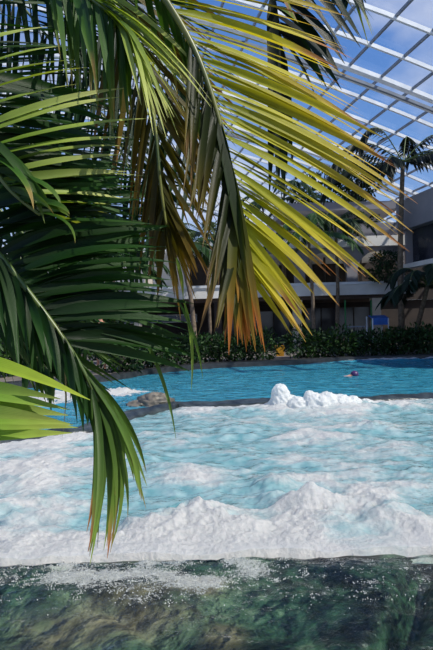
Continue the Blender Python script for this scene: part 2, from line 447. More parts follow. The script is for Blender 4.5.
while n < 8000:
    px = R.uniform(-5, 438); py = R.gauss(574, 15)
    if py < 556 or py > 640: continue
    p = ground(px, py); Y = p.y
    den = near_h(p.x, p.y, 0, .5)[1]
    k = noise.noise(Vector((p.x*12, p.y*22, 5))) + .6*noise.noise(Vector((p.x*34, p.y*60, 5)))
    if R.random() > (den-.15)*1.1 + k*.9: continue
    r = R.choice((.001, .0014, .0018, .0022, .0034)); z = near_h(p.x, p.y, 0, .5)[0]
    ball(mb, (p.x, p.y, z+r*.4), r, 1); n += 1
bub = mb.build('froth_bubbles', M['froth']); tag(bub, 'small pale froth bubbles scattered over the dark shallow water in front', 'foam', kind='stuff')

# tall boils as foam mounds
def mound(px, py, blobs, label):
    p = ground(px, py); mb = MB()
    for k, (dx, dy, z, r) in enumerate(blobs):
        ball(mb, (p.x+dx, p.y+dy, z), r, 3, .20, k*3.1+px)
    o = mb.build('foam_mound', M['foam'], None, True, loc=(p.x, p.y, 0))
    rm = o.modifiers.new('merge', 'REMESH'); rm.mode = 'VOXEL'; rm.voxel_size = .013; rm.use_smooth_shade = True
    tag(o, label, 'foam', 'white water boils in the whirlpool'); return o
mound(281, 410, [(0, 0, .02, .19), (.02, 0, .13, .16), (-.01, 0, .22, .125), (-.01, 0, .30, .115), (.05, 0, .26, .09), (.16, 0, .06, .15), (-.12, 0, .03, .12)],
      'narrow tall spout of white foam in front of the far stone rim')
mound(315, 411, [(0, 0, .05, .20), (-.05, 0, .16, .12), (-.08, 0, .24, .08), (.2, 0, .10, .17), (.42, 0, .06, .17), (.62, .05, .04, .15), (-.28, 0, .05, .16), (.85, .1, .02, .12), (.1, -.1, .1, .13)],
      'broad low peak of white foam right of the tall spout')

# stone rim
def strip(name, xs, w, h, mat, **tags):
    mb = MB(); vs = []; ring = 9
    for i, X in enumerate(xs):
        yc = rim_y(X)+.05; dX = .05; t = Vector((2*dX, rim_y(X+dX)-rim_y(X-dX), 0)).normalized(); nn = Vector((-t.y, t.x, 0))
        for k in range(ring):
            a = math.pi*k/(ring-1); q = Vector((X, yc, 0))
            o = -math.cos(a)*w*.5*(1+.25*noise.noise(Vector((X*2, k, 0)))); z = math.sin(a)**.6*h*(1+.5*noise.noise(Vector((X*1.7, k*.5, 3))))
            vs.append(q+nn*o+Vector((0, 0, z-.05 + .02*noise.noise(Vector((X*6, k*.9, 3))))))
        if i == 0: continue
    n = len(xs)
    fs = [(i*ring+k, i*ring+k+1, (i+1)*ring+k+1, (i+1)*ring+k) for i in range(n-1) for k in range(ring-1)]
    mb.add(vs, fs); o = mb.build(name, mat); tag(o, **tags); return o
strip('trim_1', [-9 + .06*i for i in range(290)], .42, .13, M['rim'], kind='structure')
def rock(px, py, z, sx, sy, sz, seed, label, grp=None):
    p = ground(px, py); mb = MB(); ball(mb, (0, 0, 0), 1, 3, .22, seed)
    o = mb.build('boulder', M['boulder']); o.data.transform(Matrix.Diagonal((sx, sy, sz, 1)))
    o.location = (p.x, p.y, z); tag(o, label, 'rock', grp); return o
rock(155, 404, .0, .30, .3, .17, 3, 'lumpy grey brown boulder capping the corner of the whirlpool rim')
rock(140, 405, -.02, .22, .22, .09, 9, 'low flat dark rock left of the rim boulder')

# basin floors, decks
mb = MB(); mb.box((-16, 3.4, -1.3), (18, 40, -1.1)); tag(mb.build('floor', M['deck'], smooth=False), kind='structure')
# far deck following the shoreline
def deck():
    mb = MB(); vs = []; xs = [-16 + 46*i/120 for i in range(121)]
    for X in xs:
        y = shore(X)
        vs += [(X, y, -.6), (X, y, .10), (X, y+.35, .10), (X, y+.35, .14), (X, 60, .14)]
    fs = [(i*5+k, (i+1)*5+k, (i+1)*5+k+1, i*5+k+1) for i in range(120) for k in range(4)]
    mb.add(vs, fs); o = mb.build('floor', M['deck'], smooth=False); tag(o, kind='structure')
    mb = MB(); vs = []
    for X in xs:
        y = shore(X)
        vs += [(X, y-.03, -.1), (X, y-.03, .16), (X, y+.3, .18), (X, y+.32, .1)]
    mb.add(vs, [(i*4+k, (i+1)*4+k, (i+1)*4+k+1, i*4+k+1) for i in range(120) for k in range(3)])
    o = mb.build('trim_2', M['kerb'], smooth=False); tag(o, kind='structure')
deck()
mb = MB(); mb.box((-6, -4, -.6), (6, 1.1, .08)); mb.box((-6, 1.1, -.6), (-1.62, 3.0, .08)); tag(mb.build('floor', M['deck'], smooth=False), kind='structure')

# ------------------------------------------------------------ building
Yb = 27.0
W = lambda px, py, Y=Yb: at(px, py, Y)
def zpix(px, py, Y=Yb): return at(px, py, Y).z
def slab(name, x0, x1, y0, y1, z0, z1, mat, kind='structure', **t):
    mb = MB(); mb.box((x0, y0, z0), (x1, y1, z1)); o = mb.build(name, mat, smooth=False); tag(o, kind=kind, **t); return o
slab('trim_3', -14, 9.6, Yb, Yb+9, 2.72, 3.22, M['plaster'])
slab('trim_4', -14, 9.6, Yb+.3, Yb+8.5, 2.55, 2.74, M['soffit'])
slab('trim_5', -14, 9.6, Yb-.06, Yb+.1, 3.22, 3.34, M['steel'])
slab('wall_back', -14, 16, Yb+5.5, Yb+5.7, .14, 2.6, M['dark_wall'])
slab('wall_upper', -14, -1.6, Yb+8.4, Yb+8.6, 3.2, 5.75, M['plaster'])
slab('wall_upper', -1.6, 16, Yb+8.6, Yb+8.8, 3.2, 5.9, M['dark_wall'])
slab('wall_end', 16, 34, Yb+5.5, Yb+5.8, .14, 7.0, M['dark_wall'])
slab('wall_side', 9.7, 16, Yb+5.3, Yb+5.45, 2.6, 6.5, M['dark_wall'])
slab('trim_6', -14, 1.5, Yb+5.2, Yb+9, 5.75, 6.25, M['plaster'])
slab('trim_7', 1.5, 9.6, Yb+.6, Yb+9, 5.12, 5.62, M['plaster'])
slab('trim_8', 1.5, 9.6, Yb+.9, Yb+1.1, 5.62, 6.3, M['plaster_grey'])
slab('trim_9', 3.5, 9.6, Yb+2, Yb+9, 7.2, 7.6, M['plaster_grey'])
# arched openings under the upper balcony
def arch_wall(x0, x1, y, z0, z1, n, mat, name):
    mb = MB(); w = (x1-x0)/n
    for k in range(n):
        a = x0+k*w; c = a+w/2; r = w*.40; sp = z0+(z1-z0)*.35
        pts = [(a, z1), (a, z0), (c-r, z0), (c-r, sp)] + [(c-r*math.cos(q*math.pi/12), sp+min(r, z1-sp-.1)*math.sin(q*math.pi/12)) for q in range(1, 12)] + [(c+r, sp), (c+r, z0), (a+w, z0), (a+w, z1)]
        for yy, fl in ((y, False), (y+.3, True)):
            vs = [(px, yy, pz) for px, pz in pts]; m = len(vs)
            # strips up to the top line
            o = []
            top = [(px, yy, z1) for px, pz in pts]
            mb.add(vs+top, [(i, i+1, m+i+1, m+i) for i in range(m-1)])
        vs = [(px, y, pz) for px, pz in pts] + [(px, y+.3, pz) for px, pz in pts]; m = len(pts)
        mb.add(vs, [(i, i+1, m+i+1, m+i) for i in range(m-1)])
    o = mb.build(name, mat, smooth=False); tag(o, kind='structure')
arch_wall(1.6, 9.4, Yb+.9, 3.22, 5.12, 3, M['plaster_grey'], 'wall_arcade')

def column(px, y, z0, z1, r, mat, label):
    X = at(px, 320, y).x; t = empty('column', (X, y, z0)); tag(t, label, 'column', None)
    mb = MB(); mb.box((X-r, y-r, z0+.12), (X+r, y+r, z1-.1)); child(mb, 'shaft', mat, t, False)
    mb = MB(); mb.box((X-r*1.25, y-r*1.25, z0), (X+r*1.25, y+r*1.25, z0+.12)); child(mb, 'base', mat, t, False)
    mb = MB(); mb.box((X-r*1.2, y-r*1.2, z1-.1), (X+r*1.2, y+r*1.2, z1)); child(mb, 'capital', mat, t, False)
column(138, Yb+.5, .14, 2.55, .18, M['cream'], 'white square column under the terrace left of the blue window band')
column(218, Yb+.5, .14, 2.55, .17, M['dark_wall'], 'brown column under the terrace behind the drooping yellow frond')
column(297, Yb+.5, .14, 2.55, .2, M['cream'], 'pale column under the terrace behind the lowest yellow leaf tips')
column(376, Yb+.5, .14, 2.55, .2, M['cream'], 'grey column beside the blue canopy under the terrace')
column(60, Yb+.5, .14, 2.55, .2, M['cream'], 'leftmost white column seen between the dark palm leaves')
column(213, Yb+6, 3.22, 5.75, .24, M['cream'], 'sunlit cream column on the upper terrace beside the hanging frond')
column(150, Yb+6, 3.22, 5.75, .22, M['cream'], 'cream column on the upper terrace at the left')
column(276, Yb+6, 3.22, 5.75, .22, M['cream'], 'cream column on the upper terrace behind yellow leaflets')
# windows
def window(n, px0, px1, py0, py1, Y, mat, bars, fm='steel'):
    a = at(px0, py1, Y); b = at(px1, py0, Y)
    t = empty('window_%d' % n, (a.x, Y, a.z)); tag(t, kind='structure')
    mb = MB(); mb.box((a.x, Y-.02, a.z), (b.x, Y+.02, b.z)); child(mb, 'pane', mat, t, False)
    mb = MB(); f = .05
    for z in (a.z, b.z-f): mb.box((a.x, Y-.06, z), (b.x, Y-.02, z+f))
    for k in range(bars+1):
        x = a.x + (b.x-a.x-f)*k/bars; mb.box((x, Y-.07, a.z), (x+f, Y-.02, b.z))
    child(mb, 'frame', M[fm], t, False)
window(1, 118, 197, 314, 324, Yb+5.4, M['blue_glass'], 4)
window(2, 225, 290, 310, 345, Yb+5.4, M['dark_glass'], 4, 'dark_wall')
window(3, 305, 370, 306, 342, Yb+5.4, M['dark_glass'], 4, 'dark_wall')
window(4, 225, 270, 262, 282, Yb+8.5, M['dark_glass'], 4, 'dark_wall')
# side building on the right, running along the hall
AX = Vector((-.2, .98, 0)).normalized(); BX = Vector((.98, .2, 0)).normalized()
SB0 = at(398, 202, 26.0)
def sidebox(name, s0, s1, t0, t1, z0, z1, mat):
    mb = MB(); M4 = Matrix(((BX.x, AX.x, 0, SB0.x), (BX.y, AX.y, 0, SB0.y), (0, 0, 1, 0), (0, 0, 0, 1)))
    mb.box((s0, t0, z0), (s1, t1, z1), M4); o = mb.build(name, mat, smooth=False); tag(o, kind='structure'); return o
zt = SB0.z
sidebox('wall_right', 2.6, 8, -12, 0, .14, zt-3.0, M['plaster_grey'])
sidebox('trim_10', 0, 8, -12, .2, zt-1.35, zt, M['plaster_grey'])
sidebox('window_5', .45, 8, -12, -.1, zt-3.0, zt-1.35, M['dark_glass'])
sidebox('trim_11', .1, .5, -12, .1, zt-3.1, zt-2.9, M['plaster'])
for k in range(5): sidebox('trim_%d' % (12+k), .15, .5, -12+k*2.9, -11.85+k*2.9, zt-2.9, zt-1.35, M['plaster_grey'])

# ------------------------------------------------------------ glass roof
def roof_z(s): return 15.92 - .14*s - .00583*s*s
def rp(s, t, dz=0): v = BX*s + AX*t; return Vector((v.x, v.y, roof_z(s)+dz))
def hit(px, py):
    d = at(px, py, 1) - Vector((0, 0, CH)); lo, hi = 5, 80
    for _ in range(50):
        m = (lo+hi)/2; p = Vector((0, 0, CH)) + d*m
        if p.z < roof_z(p.dot(BX)): lo = m
        else: hi = m
    p = Vector((0, 0, CH)) + d*lo; return p.dot(BX), p.dot(AX)
s1, t1 = hit(380, 46); s2, t2 = hit(380, 14); s3, t3 = hit(380, 80)
pitch = (t3-t2)/2
print('roof', s1, t1, t2, t3, pitch)
sa, _ = hit(363, 50); sb, _ = hit(410, 50); spitch = sb-sa
print('purlin', sa, sb)
roof = empty('ceiling', (0, 30, 16)); tag(roof, kind='structure')
def bar(pts, w, h, name, mat, up=Vector((0, 0, 1))):
    mb = MB(); vs = []
    for i, p in enumerate(pts):
        t = (pts[min(i+1, len(pts)-1)]-pts[max(i-1, 0)]).normalized(); a = t.cross(up).normalized(); b = a.cross(t)
        vs += [p-a*w/2-b*h/2, p+a*w/2-b*h/2, p+a*w/2+b*h/2, p-a*w/2+b*h/2]
    n = len(pts)
    mb.add(vs, [(i*4+k, i*4+(k+1) % 4, (i+1)*4+(k+1) % 4, (i+1)*4+k) for i in range(n-1) for k in range(4)] + [(3, 2, 1, 0), tuple(n*4-4+k for k in range(4))])
    return child(mb, name, mat, roof, False)
S = [-32+i*62/30 for i in range(31)]
for k in range(-6, 17):
    t = t1 + k*pitch
    if (k-1) % 5 == 0:
        bar([rp(s, t, -.1) for s in S], .34, .2, 'rib', M['steel'])
        bar([rp(s, t-.25, -.75) for s in S], .14, .14, 'truss_chord', M['steel_grey'])
        bar([rp(s, t+.35, -.45) for s in S], .2, .14, 'truss_chord', M['steel'])
    else: bar([rp(s, t, -.1) for s in S], .12, .17, 'rib', M['steel'])
T = [t1-6.2*pitch, t1+17*pitch]
k0 = int((-31-sa)/spitch)
s = sa + k0*spitch
while s < 29.5:
    bar([rp(s, t, -.05) for t in T], .09, .12, 'purlin', M['steel_grey']); s += spitch
mb = MB(); ts = [t1-6.2*pitch, t1+17*pitch]
mb.add([rp(s, t, .08) for s in S for t in ts], [(i*2, i*2+1, i*2+3, i*2+2) for i in range(30)])
child(mb, 'glass_pane', M['glass'], roof)

# ------------------------------------------------------------ palm foliage close by
def frond(root, name, rach, n, sides, width, cols, mat, stem, r0=.008, r1=.003, seg=9, seed=1, jit=8, t0=.12, fold=.35, nrm=(0, -.8, .6), roll=.5):
    rr = random.Random(seed)
    pts = spline([p if isinstance(p, Vector) else at(*p) for p in rach], 40)
    k = len(pts)
    mb = MB(); mb.tube(pts, [r0+(r1-r0)*i/(k-1) for i in range(k)], 7)
    fr = child(mb, name, stem, root)
    lf = MB()
    def pos(t):
        x = t*(k-1); j = min(int(x), k-2); return pts[j].lerp(pts[j+1], x-j)
    for side in sides:
        keys = side['tips']; sg = side.get('sag', .1); m = side.get('n', n); sv = side.get('sv')
        ta, tb = keys[0][0], keys[-1][0]
        for i in range(m):
            t = ta + (tb-ta)*(i+rr.uniform(.2, .8))/m
            b = pos(t); tp = interp(keys, t)
            q = rr.random()
            tip = at(tp[0]+rr.gauss(0, jit), tp[1]+rr.gauss(0, jit), tp[2]+rr.gauss(0, .05))
            tip = b + (tip-b)*rr.uniform(.88, 1.04)
            c = cols if callable(cols) else None
            cc = side.get('cols', cols); base, mid, end, brown = cc
            var = rr.uniform(.75, 1.2); kk = rr.uniform(-.12, .12); hasb = rr.random()
            def cf(u, base=base, mid=mid, end=end, brown=brown, var=var, kk=kk, hasb=hasb):
                u2 = min(1, max(0, u+kk)); bs = .97-.35*hasb**2
                x = mixc(base, mid, u2*2) if u2 < .5 else mixc(mid, end, u2*2-1)
                if brown: x = mixc(x, brown, sstep(bs, bs+.12, u))
                return tuple(max(0, a*var) for a in x)
            nn = Vector(side.get('nrm', nrm)) + Vector((rr.gauss(0, roll), rr.gauss(0, roll*.4), rr.gauss(0, roll)))
            lf.leaf(b, tip, width*rr.uniform(.75, 1.15)*side.get('w', 1), nn, sg*rr.uniform(.5, 1.5), seg, cf, rr.uniform(-.5, .5)*side.get('tw', 1), fold, sagvec=sv)
    o = lf.build('leaflets', mat); w = Vector(root.location); o.data.transform(Matrix.Translation(-w)); o.parent = fr
    return fr
G = lin
YEL = (G(120, 128, 28), G(176, 172, 42), G(196, 176, 62), G(150, 104, 60))
YEL2 = (G(140, 148, 30), G(184, 178, 44), G(206, 176, 84), G(160, 108, 66))
BRN = (G(48, 56, 18), G(88, 78, 24), G(124, 96, 34), G(130, 100, 56))  # brown leaves, darkened to carry the second frond's shade
GRN = (G(34, 66, 18), G(58, 96, 30), G(104, 128, 52), G(150, 130, 70))
LGT = (G(80, 112, 30), G(140, 160, 70), G(186, 190, 116), None)  # light green, raised further to paint the sheen of sunlit leaflets
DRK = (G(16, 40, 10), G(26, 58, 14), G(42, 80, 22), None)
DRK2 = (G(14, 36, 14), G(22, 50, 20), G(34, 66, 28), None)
BRT = (G(80, 120, 30), G(130, 160, 44), G(160, 176, 60), None)

def trunk(root, pts, r0, r1, mat, name='trunk', n=10):
    mb = MB(); p = spline(pts, 24); m = len(p)
    mb.tube(p, [(r0+(r1-r0)*i/(m-1))*(1+.06*(i % 2)) for i in range(m)], n)
    return child(mb, name, mat, root)

# palm 1: yellowing palm
PY = empty('palm', (-1.15, .75, .08)); tag(PY, 'yellowing palm whose brown-tipped frond droops across the middle of the view', 'palm')
trunk(PY, [(-1.15, .75, .08), (-1.1, .8, 1.2), (-1.0, .9, 2.3)], .06, .04, M['trunk'])
CR = Vector((-1.0, .9, 2.3))
frond(PY, 'frond', [CR, at(40, -150, 1.35), at(120, -62, 1.48), at(160, -8, 1.5), at(192, 45, 1.5), at(213, 100, 1.5), at(228, 160, 1.5), at(236, 215, 1.5), at(238, 262, 1.5)], 60, [
    dict(tips=[(.26, 300, -40, 1.75), (.36, 345, 30, 1.8), (.42, 352, 72, 1.8), (.5, 380, 128, 1.8), (.6, 408, 195, 1.8), (.68, 412, 240, 1.8), (.76, 376, 268, 1.75), (.84, 335, 285, 1.7), (.9, 312, 322, 1.65), (1, 290, 345, 1.6)], n=64, sag=.05, cols=YEL2, w=1.08),
    dict(tips=[(.26, 150, 40, 1.75), (.36, 188, 90, 1.7), (.48, 204, 150, 1.6)], n=12, sag=.05, cols=GRN, w=.85),
    dict(tips=[(.48, 186, 160, 1.4), (.6, 196, 205, 1.4), (.72, 204, 250, 1.4), (.85, 208, 325, 1.4), (1, 226, 338, 1.4)], n=34, sag=.03, cols=(G(30, 42, 14), G(52, 60, 20), G(120, 104, 36), G(130, 100, 60)), w=.8),
    dict(tips=[(.72, 262, 350, 1.5), (.85, 225, 345, 1.5), (.9, 252, 352, 1.5), (1, 240, 340, 1.5)], n=24, sag=.03, cols=(G(40, 58, 16), G(92, 96, 26), G(170, 130, 50), G(180, 110, 50)), w=1.1),
    dict(tips=[(.62, 248, 290, 1.47), (.8, 240, 305, 1.47), (1, 226, 318, 1.47)], n=18, sag=.03, cols=(G(26, 42, 12), G(34, 52, 16), G(80, 86, 26), G(150, 110, 40)), w=1.3),
    ], .021, YEL, M['leaf_dry'], M['stem_yellow'], .012, .006, seed=3, jit=5, roll=.35)
# second frond of the same palm, brown, its shade put into the leaf colour
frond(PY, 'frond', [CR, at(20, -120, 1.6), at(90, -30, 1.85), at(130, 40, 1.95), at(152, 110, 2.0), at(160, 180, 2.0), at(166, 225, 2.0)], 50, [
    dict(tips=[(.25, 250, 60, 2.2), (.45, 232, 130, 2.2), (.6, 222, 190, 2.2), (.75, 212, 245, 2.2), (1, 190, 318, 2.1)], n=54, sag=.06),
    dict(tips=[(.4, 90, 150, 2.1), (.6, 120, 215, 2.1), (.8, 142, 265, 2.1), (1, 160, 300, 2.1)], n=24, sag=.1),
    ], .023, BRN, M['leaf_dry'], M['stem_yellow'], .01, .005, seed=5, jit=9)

# palm 2: dense green clump at the left
PG = empty('palm', (-1.95, 1.75, .08)); tag(PG, 'dense dark green palm clump filling the left side, long leaflets hanging over the whirlpool', 'palm')
tops = []
for k, (dx, dy, h) in enumerate(((0, 0, 2.3), (.14, .1, 1.9), (-.15, .05, 1.6), (.05, -.15, 1.2))):
    p = [(-1.95+dx*.4, 1.75+dy*.4, .08), (-1.93+dx, 1.75+dy, h*.5), (-1.75+dx*1.6, 1.7+dy, h)]
    trunk(PG, p, .035, .024, M['stem'], 'stem'); tops.append(Vector(p[-1]))
# arching light-green bunch from the top
frond(PG, 'frond', [tops[0], at(-60, -120, 1.7), at(10, -60, 1.65), at(62, -22, 1.6), at(100, 6, 1.55), at(128, 28, 1.5)], 40, [
    dict(tips=[(.45, 190, 60, 1.6), (.7, 205, 110, 1.5), (.8, 176, 130, 1.38), (.9, 172, 128, 1.34), (1, 148, 130, 1.32)], n=42, sag=.14, cols=LGT, w=.85, nrm=(.7, -.6, .7)),
    dict(tips=[(.5, 60, 60, 1.5), (.65, 82, 98, 1.5), (.8, 112, 118, 1.5), (1, 138, 132, 1.5)], n=26, sag=.12, cols=GRN),
    ], .018, GRN, M['leaf'], M['stem'], .009, .004, seed=11, jit=8)
# horizontal leaflets, their sunlit sheen put into the pale leaf colour
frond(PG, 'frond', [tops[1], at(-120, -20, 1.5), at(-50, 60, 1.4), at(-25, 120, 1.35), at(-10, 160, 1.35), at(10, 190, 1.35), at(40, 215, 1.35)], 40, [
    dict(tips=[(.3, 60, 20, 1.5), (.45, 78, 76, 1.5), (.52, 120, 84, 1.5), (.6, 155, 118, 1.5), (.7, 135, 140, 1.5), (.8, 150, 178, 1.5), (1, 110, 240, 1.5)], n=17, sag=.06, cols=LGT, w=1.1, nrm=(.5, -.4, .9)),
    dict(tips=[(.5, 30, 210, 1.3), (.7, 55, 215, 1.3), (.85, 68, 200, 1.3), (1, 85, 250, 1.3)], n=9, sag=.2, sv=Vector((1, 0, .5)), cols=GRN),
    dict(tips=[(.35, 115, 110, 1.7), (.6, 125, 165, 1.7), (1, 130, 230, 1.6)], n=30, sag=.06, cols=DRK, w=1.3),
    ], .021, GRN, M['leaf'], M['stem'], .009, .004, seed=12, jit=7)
# main big frond: long dark leaflets to the right, end bundle hanging down to the foam
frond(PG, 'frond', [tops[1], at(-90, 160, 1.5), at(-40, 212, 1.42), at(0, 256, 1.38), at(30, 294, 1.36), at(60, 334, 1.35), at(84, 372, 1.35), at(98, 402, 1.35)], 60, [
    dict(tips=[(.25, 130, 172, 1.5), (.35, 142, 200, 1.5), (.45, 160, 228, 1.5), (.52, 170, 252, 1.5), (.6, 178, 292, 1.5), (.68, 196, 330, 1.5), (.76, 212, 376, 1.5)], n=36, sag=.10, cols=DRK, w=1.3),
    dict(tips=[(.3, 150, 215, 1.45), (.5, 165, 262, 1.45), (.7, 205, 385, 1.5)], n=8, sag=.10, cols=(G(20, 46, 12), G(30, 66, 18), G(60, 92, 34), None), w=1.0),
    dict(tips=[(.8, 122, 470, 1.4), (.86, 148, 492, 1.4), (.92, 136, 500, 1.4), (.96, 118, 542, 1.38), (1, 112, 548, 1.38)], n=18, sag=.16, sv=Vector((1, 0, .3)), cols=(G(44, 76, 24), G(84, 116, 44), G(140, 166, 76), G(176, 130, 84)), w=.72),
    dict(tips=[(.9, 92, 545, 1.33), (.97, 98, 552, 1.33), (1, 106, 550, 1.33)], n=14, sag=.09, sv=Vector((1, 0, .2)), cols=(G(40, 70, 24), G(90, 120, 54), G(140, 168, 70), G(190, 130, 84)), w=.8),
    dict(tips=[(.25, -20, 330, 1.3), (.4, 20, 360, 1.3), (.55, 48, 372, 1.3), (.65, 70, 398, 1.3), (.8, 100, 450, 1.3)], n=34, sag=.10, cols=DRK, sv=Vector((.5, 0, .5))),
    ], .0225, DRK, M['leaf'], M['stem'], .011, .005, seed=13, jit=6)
# frond behind it, lower left
frond(PG, 'frond', [tops[2], at(-110, 190, 1.8), at(-60, 240, 1.8), at(-20, 290, 1.8), at(20, 340, 1.8), at(50, 372, 1.8)], 50, [
    dict(tips=[(.3, 90, 290, 1.9), (.5, 120, 340, 1.9), (.7, 118, 385, 1.9), (1, 110, 420, 1.9)], n=26, sag=.08),
    dict(tips=[(.3, -20, 350, 1.75), (.6, 20, 395, 1.75), (1, 60, 410, 1.75)], n=20, sag=.08),
    ], .024, (G(20, 44, 14), G(40, 74, 26), G(90, 114, 56), None), M['leaf'], M['stem'], .009, .004, seed=14, jit=10)
# bright short frond entering at the lower left
frond(PG, 'frond', [tops[3], at(-150, 300, 1.35), at(-95, 345, 1.2), at(-75, 400, 1.15), at(-70, 440, 1.15)], 10, [
    dict(tips=[(.45, 84, 398, 1.15), (.58, 90, 404, 1.15)], n=2, sag=.10, w=1.5, cols=BRT, tw=.1),
    dict(tips=[(.62, 76, 406, 1.15), (1, 74, 434, 1.15)], n=8, sag=.02, w=1.45, cols=(G(90, 130, 46), G(124, 160, 62), G(160, 172, 80), None), tw=.1),
    ], .022, BRT, M['leaf'], M['stem'], .009, .004, seed=15, jit=2.5, roll=.15)
# fronds deeper in the clump
def back_frond(rach, tipsA, tipsB, seed, n=34, w=.024, cols=DRK, top=0):
    frond(PG, 'frond', [tops[top]]+[at(*p) for p in rach], n, [dict(tips=tipsA, n=n, sag=.06), dict(tips=tipsB, n=n, sag=.06)], w, cols, M['leaf'], M['stem'], .009, .004, seed=seed, jit=12, seg=6)
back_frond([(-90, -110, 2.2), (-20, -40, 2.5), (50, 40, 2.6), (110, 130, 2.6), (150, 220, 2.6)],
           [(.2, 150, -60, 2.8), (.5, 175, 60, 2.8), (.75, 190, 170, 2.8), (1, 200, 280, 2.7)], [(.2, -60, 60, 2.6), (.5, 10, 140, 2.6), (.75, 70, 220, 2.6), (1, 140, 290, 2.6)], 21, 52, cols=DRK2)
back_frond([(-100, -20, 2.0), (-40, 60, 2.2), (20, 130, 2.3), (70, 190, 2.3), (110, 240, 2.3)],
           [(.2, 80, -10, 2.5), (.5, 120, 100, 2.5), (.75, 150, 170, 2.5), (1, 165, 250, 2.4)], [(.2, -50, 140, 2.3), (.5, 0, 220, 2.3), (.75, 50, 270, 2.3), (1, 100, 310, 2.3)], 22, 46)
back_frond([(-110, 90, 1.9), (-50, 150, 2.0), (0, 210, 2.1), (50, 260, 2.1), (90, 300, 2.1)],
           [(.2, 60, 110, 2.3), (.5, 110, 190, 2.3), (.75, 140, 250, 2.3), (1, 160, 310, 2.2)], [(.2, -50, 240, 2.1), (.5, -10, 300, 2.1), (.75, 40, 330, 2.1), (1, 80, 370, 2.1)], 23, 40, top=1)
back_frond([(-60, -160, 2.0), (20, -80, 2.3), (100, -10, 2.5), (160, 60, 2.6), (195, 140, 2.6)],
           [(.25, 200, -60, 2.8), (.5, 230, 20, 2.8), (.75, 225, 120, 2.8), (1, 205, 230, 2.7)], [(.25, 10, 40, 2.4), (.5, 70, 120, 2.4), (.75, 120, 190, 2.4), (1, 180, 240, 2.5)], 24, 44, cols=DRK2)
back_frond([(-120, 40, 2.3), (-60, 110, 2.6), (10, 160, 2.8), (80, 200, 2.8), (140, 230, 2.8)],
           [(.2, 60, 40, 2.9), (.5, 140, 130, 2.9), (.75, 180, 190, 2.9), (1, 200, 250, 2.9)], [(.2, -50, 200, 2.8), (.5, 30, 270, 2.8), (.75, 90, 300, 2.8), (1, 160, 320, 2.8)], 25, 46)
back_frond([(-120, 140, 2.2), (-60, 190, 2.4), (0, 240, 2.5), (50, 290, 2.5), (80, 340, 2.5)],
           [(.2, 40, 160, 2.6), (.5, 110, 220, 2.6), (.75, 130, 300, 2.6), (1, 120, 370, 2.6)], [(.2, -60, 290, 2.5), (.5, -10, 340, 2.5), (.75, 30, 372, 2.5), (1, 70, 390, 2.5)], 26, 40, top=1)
# thin loose leaflets hanging from the clump
for a, b, c, w in (((176, 258, 1.5), (183, 300, 1.5), (G(90, 120, 40), G(150, 160, 60)), .009), ((183, 298, 1.5), (191, 392, 1.5), (G(110, 140, 50), G(150, 170, 80)), .009), ((178, 300, 1.5), (203, 380, 1.5), (G(60, 100, 40), G(120, 150, 60)), .008),
                   ((140, 330, 1.5), (176, 440, 1.5), (G(40, 76, 24), G(130, 160, 80)), .010), ((58, 325, 1.35), (62, 440, 1.35), (G(170, 150, 120), G(170, 150, 120)), .004)):
    mbx = MB(); mbx.leaf(at(*a), at(*b), w, (0, -1, .2), .1, 10, lambda u, c=c: mixc(c[0], c[1], u), .3, sagvec=Vector((1, 0, .3)))
    child(mbx, 'hanging_leaflet', M['leaf'], PG)

# palm 3: dark broad leaves at the top
PD = empty('palm', (-2.3, 2.3, .08)); tag(PD, 'dark broad-leaved palm whose leaf hangs in from the top edge right of the yellow frond', 'palm')
trunk(PD, [(-2.3, 2.3, .08), (-2.2, 2.35, 2.0), (-1.9, 2.4, 4.0)], .07, .05, M['trunk_dark'])
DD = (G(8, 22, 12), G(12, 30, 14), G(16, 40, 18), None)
frond(PD, 'frond', [Vector((-1.9, 2.4, 4.0)), at(60, -260, 2.5), at(180, -170, 2.6), at(250, -90, 2.6), at(272, -10, 2.6), at(278, 40, 2.6)], 14, [
    dict(tips=[(.55, 372, 20, 2.7), (.7, 355, 44, 2.7), (.8, 347, 60, 2.7), (.9, 346, 88, 2.7), (.97, 328, 96, 2.7), (1, 300, 118, 2.7)], n=20, sag=.2, w=1.1),
    dict(tips=[(.8, 268, 120, 2.6), (.9, 276, 205, 2.6), (1, 300, 160, 2.6)], n=18, sag=.03, w=1.0),
    dict(tips=[(.7, 292, 22, 2.4), (.8, 304, 26, 2.4), (.9, 320, 34, 2.4)], n=3, sag=.1, w=.6, cols=(G(60, 80, 30), G(90, 110, 40), G(130, 140, 60), G(150, 120, 90))),
    ], .050, DD, M['leaf'], M['stem'], .014, .006, seed=31, jit=4, fold=.2, roll=.3)
frond(PD, 'frond', [Vector((-1.9, 2.4, 4.0)), at(120, -300, 2.7), at(260, -200, 2.9), at(330, -110, 2.9), at(345, -40, 2.9), at(350, -12, 2.9)], 14, [
    dict(tips=[(.8, 372, 12, 2.9), (1, 358, 22, 2.9)], n=6, sag=.12),
    dict(tips=[(.8, 330, 8, 2.9), (1, 342, 24, 2.9)], n=6, sag=.1),
    dict(tips=[(.9, 380, 20, 2.9), (1, 374, 66, 2.9)], n=3, sag=.1, w=.4, cols=(G(60, 90, 40), G(100, 120, 60), G(150, 150, 80), None)),
    ], .035, DD, M['leaf'], M['stem'], .012, .006, seed=32, jit=4, fold=.2)

